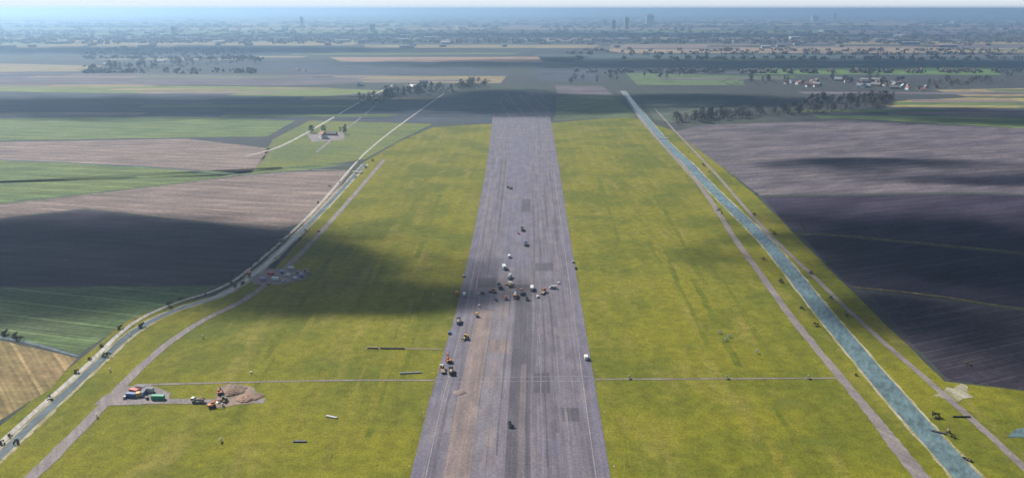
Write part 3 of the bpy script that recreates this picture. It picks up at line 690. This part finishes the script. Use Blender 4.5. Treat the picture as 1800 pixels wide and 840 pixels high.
at(excavator(P['red']), 387, 692, 20, 'red excavator at the back of the sand heap')
at(excavator(P['orange']), 373, 715, -70, 'orange excavator at the front corner of the sand pit')
at(loader(P['dark']), 392, 705, 120, 'dark wheel loader between the two excavators')
at(dump_truck(P['white'], P['steel'], P['sandload']), 348, 706, 86, 'white cabbed sand truck driving along the sandy track')
def heap(px, py, r, h, mat, label, seed):
    h *= .3; r *= .9
    rn = random.Random(seed); mb = MB(); dome(mb, 0, 0, 0, r, h, 22, 7, rn)
    dome(mb, r * .8, rn.uniform(-.3, .3) * r, 0, r * .7, h * .7, 18, 6, rn)
    o = mb.build('sand_heap', mat); o.location = G(px, py, .15); tag(o, label, 'sand heap'); return o
heap(408, 690, 3.8, 3.6, M['pale_sand'], 'tall pale sand heap behind the loader', 1)
heap(432, 700, 4.6, 3.0, M['pale_sand'], 'broad pale sand heap at the right of the pit', 2)
heap(418, 682, 3.0, 2.2, M['bare'], 'small brown soil heap behind the sand heaps', 3)
heap(452, 694, 2.4, 1.6, M['bare'], 'low brown soil heap at the right end of the pit', 4)
heap(806, 690, 2.6, 1.5, M['sand'], 'sand heap dumped on the bare strip of the runway', 5)

# compound at the bend of the left road
YG = 'containers and vehicles in the yard at the road bend'
spots = [(438, 482, 20, 'red', 'red container at the left end of the bend yard'), (476, 483, 60, 'red', 'red container in the middle of the bend yard'), (495, 480, 30, 'blue', 'blue container behind the parked vans in the bend yard'),
         (484, 492, 80, 'white', 'white container in front of the middle red one'), (512, 474, 75, 'silver', 'silver container at the back of the bend yard'), (530, 486, 10, 'blue', 'blue container at the right end of the bend yard'),
         (462, 493, 70, 'purple', 'violet container near the ditch in the bend yard')]
for x, y, rz, c, l in spots: at(container(P[c]), x, y, rz, l, YG)
at(van(P['white']), 506, 485, 75, 'white van parked beside the blue container in the bend yard', YG)
at(van(P['silver']), 518, 491, 60, 'silver van at the front of the bend yard', YG)
at(car(P['white']), 500, 494, 80, 'white car parked on the yard edge next to the road', YG)
at(car(P['dark']), 522, 480, 20, 'black car between the silver and the blue container', YG)
at(car(P['red']), 470, 500, 70, 'red car beside the violet container', YG)
at(flat_truck(P['blue'], 'bed'), 540, 479, 40, 'blue flatbed truck leaving the bend yard', YG)
at(dump_truck(P['white'], P['steel'], P['sandload']), 496, 424, -38, 'white dump truck on the road above the bend yard')
at(car(P['red']), 560, 407, -32, 'red car on the road far above the bend yard')

# ------------------------------------------------------------------ posts, markers, mast, boat, stacks
def mast():
    r = empty('light_mast'); r['category'] = 'light mast'
    MB().box(-.6, .6, -.6, .6, 0, .9, .05).build('generator_base', P['white'], r)
    MB().cyl((0, 0, .9), (0, 0, 8), .09, .06).build('pole', P['galv'], r)
    MB().bar((-.9, 0, 7.9), (.9, 0, 7.9), .1, .1).build('crossbar', P['galv'], r)
    for x in (-.7, -.25, .25, .7): MB().box(x - .18, x + .18, -.12, .12, 7.5, 7.82).build('floodlight', P['lamp'], r)
    return r
m0 = mast(); at(m0, 441, 655, 20, 'tall light mast on a white base in the grass above the sand pit', None, .04)
for i, (x, y, l) in enumerate([(842, 538, 'light mast alone on the runway between the gang and the sand strip'), (982, 498, 'light mast at the right of the silver crosswise van')]):
    put(m0, True, G(x, y, ZV), 0, l)
def marker():
    r = empty('edge_marker'); r['category'] = 'marker board'
    MB().box(-.9, .9, -.05, .05, .5, 1.6).build('board', P['white'], r)
    for s in (-1, 1): MB().box(s * .7 - .05, s * .7 + .05, -.045, .045, 0, .498).build('leg', P['wood'], r)
    return r
mk = marker(); mk['group'] = 'white marker boards along the airfield'
for i, (x, y) in enumerate([(1265, 586), (1282, 593), (1276, 599), (1330, 621), (1277, 665), (1420, 665), (1105, 665), (238, 560), (356, 594), (388, 776), (193, 652), (170, 733), (228, 590)]):
    put(mk, i > 0, G(x, y, .05), R(10 * i), 'small white marker board on two legs standing in the grass', 'white marker boards along the airfield')
def light():
    r = empty('edge_light'); r['category'] = 'runway light'
    MB().cyl((0, 0, 0), (0, 0, .12), .35, n=10).build('base', P['yellow'], r)
    MB().cyl((0, 0, .12), (0, 0, .5), .18, .12, n=10).build('lamp', P['lamp'], r)
    return r
lt = light()
c0, c1 = G(1046, 700), G(978, 250); n = 0
for s, a, b in ((1, (1072, 820), (985, 310)), (-1, (728, 820), (855, 310))):
    A, B = G(*a), G(*b)
    for k in range(14):
        p = A.lerp(B, k / 13); put(lt, n > 0, (p.x + s * 1.6, p.y, .05), 0, 'small yellow based runway light in the grass beside the runway shoulder', 'runway edge lights'); n += 1
def boat():
    r = empty('work_boat'); r['category'] = 'boat'
    MB().add([(-1, -2.4, .7), (1, -2.4, .7), (1.1, 1, .75), (0, 2.8, .95), (-1.1, 1, .75), (-.7, -2.2, 0), (.7, -2.2, 0), (.7, .9, 0), (0, 2.1, .1), (-.7, .9, 0)],
             [(0, 1, 6, 5), (1, 2, 7, 6), (2, 3, 8, 7), (3, 4, 9, 8), (4, 0, 5, 9), (5, 6, 7, 8, 9)]).build('hull', P['dark'], r)
    for y in (-1.2, .4): MB().box(-.9, .9, y - .2, y + .2, .45, .52).build('thwart', P['wood'], r)
    return r
at(boat(), 1700, 808, 40, 'small dark work boat lying in the canal', None, .1)
def planks(px, py, rz, n, label, mat):
    r = empty('plank_stack', G(px, py, .05), R(rz)); tag(r, label, 'plank stack')
    for k in range(n): MB().box(-.5, .5, -2.5, 2.5, k * .25, k * .25 + .22).build('plank_layer', mat, r)
    return r
planks(583, 733, 70, 2, 'grey stack of boards lying alone in the grass left of the runway', P['silver'])
planks(527, 776, 90, 2, 'dark low stack of boards in the grass below the grey one', P['dark'])
planks(655, 612, 85, 3, 'brown stack of boards at the left end of the little track', P['wood'])
planks(1650, 760, 60, 2, 'dark stack of boards on the grass between canal and right road', P['dark'])
def pipe(px, py, rz, L, label, mat):
    o = MB().cyl((0, -L / 2, .35), (0, L / 2, .35), .35, n=14).build('drain_pipe', mat); o.location = G(px, py, .03); o.rotation_euler = (0, 0, R(rz))
    tag(o, label, 'pipe', 'drain pipes in the grass')
pipe(690, 613, 88, 12, 'longest dark drain pipe beside the little track', P['dark']); pipe(722, 656, 96, 10, 'grey drain pipe by the crossing track', P['silver']); pipe(1690, 733, 88, 7, 'dark drain pipe right of the right road', P['dark'])

# culverts where the cross track meets the roads
def bridge(px, py, rz, label, L=13, wd=4):
    r = empty('canal_bridge', G(px, py, .1), R(rz)); tag(r, label, 'bridge')
    MB().box(-wd / 2, wd / 2, -L / 2, L / 2, .15, .6).build('deck', M['concrete'], r)
    for s in (-1, 1):
        mb = MB(); x = s * (wd / 2 - .1)
        for i in range(8): mb.box(x - .05, x + .05, -L / 2 + .2 + i * (L - .4) / 7 - .05, -L / 2 + .2 + i * (L - .4) / 7 + .05, .603, 1.5)
        mb.bar((x, -L / 2, 1.52), (x, L / 2, 1.52), .1, .08); mb.build('railing', P['galv'], r)
bridge(1166, 243, 62, 'concrete bridge over the far canal with railings')
bridge(628, 303, 60, 'concrete slab bridge over the ditch at the sharp corner')
poly('yard', [(1640, 694), (1655, 690), (1664, 680), (1676, 682), (1690, 673), (1702, 679), (1700, 690), (1712, 698), (1694, 700), (1684, 706), (1664, 701)], Zc + .03, M['pale_gravel'])  # added pale patch of ground; no yard is known here

# ------------------------------------------------------------------ trees, bushes
LM = dict(bush=leaf_mat('bush_leaf', (.09, .10, .035), (.17, .16, .06)), grey=leaf_mat('bare_twigs', (.085, .075, .075), (.17, .14, .12)), green=leaf_mat('leaf_green', (.05, .08, .025), (.12, .13, .04)),
          dark=leaf_mat('conifer', (.025, .045, .028), (.045, .06, .035)), brown=leaf_mat('reed_brown', (.17, .13, .08), (.25, .2, .12)))
def crown(rn, r, h, z0, n_cl, n_lf, size):
    mb = MB(); cl = []
    for i in range(n_cl):
        t = rn.random(); a = rn.uniform(0, 6.283); q = math.sqrt(rn.random()) * r * (.45 + .75 * math.sin(math.pi * min(.95, t * .9 + .12)))
        cl.append((q * math.cos(a), q * math.sin(a), z0 + h * t, r * rn.uniform(.22, .42)))
    for x, y, z, rr in cl:
        for _ in range(n_lf):
            d = Vector((rn.gauss(0, 1), rn.gauss(0, 1), rn.gauss(0, .8))).normalized() * rr * rn.uniform(.4, 1.05)
            c = Vector((x, y, z)) + d; u = Vector((rn.gauss(0, 1), rn.gauss(0, 1), rn.gauss(0, 1))).normalized(); v = u.orthogonal().normalized()
            s = size * rn.uniform(.6, 1.3)
            mb.add([c - u * s, c + v * s * .7, c + u * s, c - v * s * .7], [(0, 1, 2, 3)])
    return mb
def tree(name, cat, mat, r, h, seed, size=.6, cone=False):
    rn = random.Random(seed); o = empty(name); o['category'] = cat
    t = MB(); t.cyl((0, 0, 0), (rn.uniform(-.2, .2), rn.uniform(-.2, .2), h * .55), h * .028, h * .014, 8)
    for k in range(6):
        a = k * 1.05 + rn.random(); z = h * rn.uniform(.25, .5)
        t.cyl((0, 0, z), (math.cos(a) * r * .6, math.sin(a) * r * .6, z + h * .28), h * .011, h * .005, 6)
    t.build('trunk', P['bark'], o)
    crown(rn, r, h * .78, h * .24, 26, 16, size).build('crown', mat, o)
    return o
def bush(name, mat, r, h, seed):
    rn = random.Random(seed); o = crown(rn, r, h * .9, .15, 9, 14, .32).build(name, mat); o['category'] = 'bush'; return o
TP = [tree('bare_tree', 'tree', LM['grey'], 4.5, 13, 1), tree('bare_tree', 'tree', LM['grey'], 3.6, 15, 2), tree('green_tree', 'tree', LM['green'], 4.2, 11, 3), tree('conifer_tree', 'tree', LM['dark'], 3.4, 14, 4)]
for t in TP: KIDS[t.name] = list(t.children)
used = [False] * 4
rt = random.Random(11)
def plant(px, py, k, label, group, s=1.0):
    put(TP[k], used[k], G(px, py, 0), rt.uniform(0, 6.28), label, group, s * rt.uniform(.75, 1.25)); used[k] = True
KN = ['bare grey tree', 'tall bare grey tree', 'low green tree', 'dark evergreen tree']
def wood(n, fn, where, group, wts, s=1.0):
    for i in range(n):
        k = rt.choices(range(4), wts)[0]; x, y = fn()
        plant(x, y, k, KN[k] + ' ' + where, group, s)
def belt(pts, jx, jy):
    def f():
        i = rt.randrange(len(pts) - 1); t = rt.random(); a, b = pts[i], pts[i + 1]
        return a[0] + (b[0] - a[0]) * t + rt.uniform(-jx, jx), a[1] + (b[1] - a[1]) * t + rt.uniform(-jy, jy)
    return f
wood(150, belt([(1195, 215), (1290, 205), (1400, 197), (1540, 186), (1560, 178), (1500, 176), (1420, 186)], 14, 5), 'in the long wood beyond the right fields', 'trees of the long wood beyond the right fields', (6, 4, 1, 2), .95)
wood(40, belt([(1290, 146), (1480, 142), (1640, 152), (1720, 145), (1780, 136)], 20, 5), 'among the village houses behind the long wood', 'trees among the village houses', (4, 3, 3, 2))
wood(64, belt([(640, 182), (700, 166), (780, 158), (860, 146)], 14, 5), 'in the small wood left of the runway end', 'trees of the small wood by the runway end', (5, 4, 2, 3))
wood(40, belt([(170, 124), (260, 118), (420, 106), (440, 112)], 24, 3), 'round the far farms on the left', 'trees round the far farms', (4, 4, 2, 2), 1.3)
wood(16, belt([(990, 148), (1130, 138), (1300, 128)], 20, 4), 'on the far edge behind the canal', 'scattered trees behind the canal', (3, 3, 2, 2))
wood(8, belt([(540, 236), (606, 230), (612, 246)], 6, 2), 'round the farmyard by the pale road', 'trees round the farmyard', (3, 1, 2, 2), .6)
BP = [bush('bush', LM['bush'], 1.3, 1.8, 5), bush('bush', LM['brown'], 1.0, 1.4, 6)]; bu = [False, False]
def shrub(px, py, k, label, group):
    put(BP[k], bu[k], G(px, py, 0.05), rt.uniform(0, 6.28), label, group, rt.uniform(.6, 1.3)); bu[k] = True
for i in range(40):
    t = rt.random() ** .8; f = belt(LC[1:], 4, 2); i0 = min(int(t * 10.99), 10); a, b = LC[1:][i0], LC[1:][i0 + 1]; u = rt.random()
    shrub(a[0] + (b[0] - a[0]) * u + rt.choice((-14, -18, 12)) + rt.uniform(-5, 5), a[1] + (b[1] - a[1]) * u - rt.uniform(0, 8), rt.randrange(2), 'small bush on the bank of the pale left ditch', 'bushes along the left ditch')
for i in range(26):
    i0 = rt.randrange(2, 11); a, b = CAN[i0], CAN[i0 + 1]; u = rt.random()
    shrub(a[0] + (b[0] - a[0]) * u + rt.choice((-1, 1)) * (18 + i0 * 2), a[1] + (b[1] - a[1]) * u, rt.randrange(2), 'small bush on the reedy bank of the right canal', 'bushes along the right canal')
for i, (x, y) in enumerate([(1413, 404), (1408, 398), (1456, 466), (1330, 342), (1700, 641), (10, 588), (28, 592), (36, 598)]):
    shrub(x, y, 0, ['bush at the corner of the dark field by the tan strip', 'bush just above the one at the tan strip', 'lone bush on the edge of the dark field', 'bush at the upper corner of the dark field', 'lone bush inside the lower dark field',
                    'bush on the field ditch at the left border of the picture', 'bush beside the thin field ditch', 'round bush at the bend of the field ditch'][i], None)

# ------------------------------------------------------------------ houses, farms, the far town
def house(wm, rm, L, W, Hh, name='house', cat='house'):
    o = empty(name); o['category'] = cat
    wl = MB().box(-W / 2, W / 2, -L / 2, L / 2, 0, Hh).build('wall', wm, o)
    rf_ = MB().prism([(-L / 2 - .3, Hh), (L / 2 + .3, Hh), (L / 2 + .3, Hh + .15), (0, Hh + W * .45), (-L / 2 - .3, Hh + .15)][:0] or [(-W / 2 - .3, Hh + .01), (W / 2 + .3, Hh + .01), (0, Hh + W * .45)], -L / 2 - .3, L / 2 + .3).build('roof', rm, o)
    rf_.rotation_euler = (0, 0, math.pi / 2)
    for s in (-1, 1):
        for y in (-L / 4, L / 4): MB().box(s * (W / 2 + .02) - .03, s * (W / 2 + .02) + .03, y - .7, y + .7, Hh * .35, Hh * .75).build('window', P['glass'], o)
    return o
HP = [house(P['render'], P['roof'], 14, 8, 5), house(P['brick'], P['slate'], 12, 8, 5), house(P['brick'], P['slate'], 26, 12, 5, 'barn', 'barn'), house(P['shed'], P['shed'], 34, 14, 5, 'shed', 'shed')]
for h in HP: KIDS[h.name] = list(h.children)
hu = [False] * 4; rh = random.Random(21)
HN = ['white house with red roof', 'brick house with grey roof', 'brick barn with grey roof', 'large grey shed with grey roof']
def dwelling(px, py, k, where, group, s=1.0, rz=None):
    put(HP[k], hu[k], G(px, py, 0), rh.uniform(0, 3.1) if rz is None else rz, HN[k] + ' ' + where, group, s); hu[k] = True
dwelling(568, 243, 0, 'in the farmyard by the pale road', None, 1, .5)
dwelling(584, 238, 2, 'at the back of the farmyard', None, .5, 1.3)
for i in range(46):
    f = belt([(1380, 152), (1480, 146), (1560, 150), (1640, 160)], 16, 6); x, y = f(); k = rh.choices(range(4), (5, 3, 2, 1))[0]
    dwelling(x, y, k, 'in the village behind the long wood', 'houses of the village behind the long wood', .78)
for i in range(20):
    x, y = belt([(150, 120), (300, 112), (440, 104), (640, 158), (760, 150)], 20, 4)(); k = rh.choices(range(4), (3, 2, 3, 2))[0]
    dwelling(x, y, k, 'among the trees on the left horizon', 'farm buildings on the left', .7)
TB = [MB().box(-14, 14, -10, 10, 0, 9).build('town_house', P['town']), MB().box(-12, 12, -10, 10, 0, 8).build('town_house', P['roof']), MB().box(-30, 30, -18, 18, 0, 10).build('warehouse', P['shed'])]
tb = [False] * 3; TL = ['grey block in the hazy town', 'reddish block in the hazy town', 'long pale warehouse in the hazy town']
for t in TB: t['category'] = 'building'
for i in range(190):
    k = rh.choices(range(3), (5, 2, 2))[0]; x = rh.uniform(-20, 1820); y = rh.choice((rh.uniform(34, 48), rh.uniform(48, 70), rh.uniform(70, 86)))
    o = put(TB[k], tb[k], G(x, y, 0), rh.uniform(0, 3.1), TL[k], 'blocks of the hazy town on the horizon', 1.0 + (86 - y) * .02); tb[k] = True
def tower(px, py, hpx, wpx, label):
    p = G(px, py); s = math.hypot(p.y, H) / F
    o = empty('tower_block', p); tag(o, label, 'tower block')
    wd, ht = wpx * s, hpx * s
    MB().box(-wd / 2, wd / 2, -wd * .4, wd * .4, 0, ht).build('wall', P['shed'], o)
    MB().box(-wd / 4, wd / 4, -wd * .2, wd * .2, ht, ht * 1.08).build('roof_house', P['shed'], o)
    mb = MB()
    for k in range(6): mb.box(-wd * .42, wd * .42, -wd * .4 - .6, -wd * .4 - .05, ht * (.1 + k * .14), ht * (.16 + k * .14))
    mb.build('window', P['glass'], o)
tower(1078, 52, 15, 7, 'taller of the two middle tower blocks on the horizon'); tower(1101, 52, 19, 7, 'slim tower block right of the taller middle one')
tower(1142, 44, 16, 13, 'broad tower block at the right of the horizon group'); tower(655, 56, 12, 9, 'lone tower block left of the runway axis on the horizon')
tower(531, 48, 16, 5, 'thin tower on the horizon far left of the runway axis'); tower(306, 60, 12, 7, 'low wide tower block on the left horizon')
tower(1432, 38, 9, 11, 'squat tower block on the right horizon'); tower(1466, 36, 11, 6, 'slim tower just right of the squat one')
tower(1063, 46, 10, 6, 'lowest of the middle tower blocks')
# the far woods: one mass of crowns
def far_wood(seed, n, fn, smin, smax, label):
    rn = random.Random(seed); mb = MB()
    for _ in range(n):
        x, y = fn(rn); p = G(x, y)
        for _ in range(9):
            q = p + Vector((rn.gauss(0, 1) * smax, rn.gauss(0, 1) * smax, rn.uniform(1, 9)))
            s = rn.uniform(smin, smax); u = Vector((rn.gauss(0, 1), rn.gauss(0, 1), rn.gauss(0, 1))).normalized(); v = u.orthogonal().normalized(); wv = u.cross(v)
            mb.add([q + u * s, q - u * s * .5 + v * s * .9, q - u * s * .5 - v * s * .45 + wv * s * .8, q - u * s * .5 - v * s * .45 - wv * s * .8], [(0, 1, 2), (0, 2, 3), (0, 3, 1), (1, 3, 2)])
    o = mb.build('far_wood', LM['grey']); tag(o, label, 'wood', None, 'stuff')
far_wood(1, 1500, lambda rn: (rn.uniform(-30, 1830), rn.choice((rn.uniform(52, 72), rn.uniform(62, 78) if rn.random() < .6 else 74 + rn.gauss(0, 1.5)))), 4, 9, 'grey mass of far woods and gardens before the hazy town')
far_wood(2, 700, lambda rn: (rn.uniform(-30, 1830), rn.choice((33, 38, 43, 48)) + rn.gauss(0, 1)), 9, 16, 'palest band of woods under the horizon')
far_wood(3, 420, lambda rn: (rn.choice((rn.uniform(150, 460), rn.uniform(1000, 1800), rn.uniform(1150, 1800))), rn.choice((96, 104, 128, 90)) + rn.gauss(0, 1)), 3, 6, 'dark tree rows between the far fields')

def thicket(seed, n, fn, label):
    rn = random.Random(seed); mb = MB()
    for _ in range(n):
        x, y = fn(); p = G(x, y); r_ = rn.uniform(1.5, 4)
        for _ in range(26):
            q = p + Vector((rn.gauss(0, 1) * r_, rn.gauss(0, 1) * r_, abs(rn.gauss(0, 2.2)) + .3)); u = Vector((rn.gauss(0, 1), rn.gauss(0, 1), rn.gauss(0, 1))).normalized(); v = u.orthogonal().normalized(); sz = rn.uniform(.5, 1.1)
            mb.add([q - u * sz, q + v * sz * .7, q + u * sz, q - v * sz * .7], [(0, 1, 2, 3)])
    tag(mb.build('undergrowth', LM['grey' if seed % 2 else 'dark']), label, 'undergrowth', None, 'stuff')
thicket(1, 330, belt([(1180, 216), (1290, 205), (1400, 197), (1540, 186), (1560, 178), (1480, 178)], 16, 6), 'grey undergrowth of the long wood beyond the right fields')
thicket(2, 150, belt([(630, 186), (700, 166), (780, 158), (860, 146)], 16, 6), 'dark undergrowth of the small wood left of the runway end')
thicket(3, 160, belt([(1290, 146), (1480, 140), (1640, 150), (1800, 136)], 24, 6), 'grey hedges and gardens round the village')
thicket(4, 120, belt([(150, 126), (260, 120), (440, 106)], 30, 4), 'dark hedges round the far farms on the left')
rs = random.Random(77)                     # thin strips of the middle distance; sunlit and cloud-shaded land put into their colours
for k in range(70):
    yy = rs.uniform(66, 205); side = rs.choice((-1, 1)); xx = rs.uniform(-150, 560) if side < 0 else rs.uniform(1000, 1850)
    if yy > 140 and side > 0 and xx < 1320: continue
    wd = rs.uniform(120, 420); hh = 1.2 + (yy - 60) * .03; sk = (xx - 917) * hh / (yy - YH) * 1.0
    poly('field', [(xx, yy), (xx + wd, yy + rs.uniform(-1, 1)), (xx + wd + sk, yy + hh), (xx + sk, yy + hh + rs.uniform(-.6, .6))], Z1 + .05 + k * .0015, rs.choice(fmats))
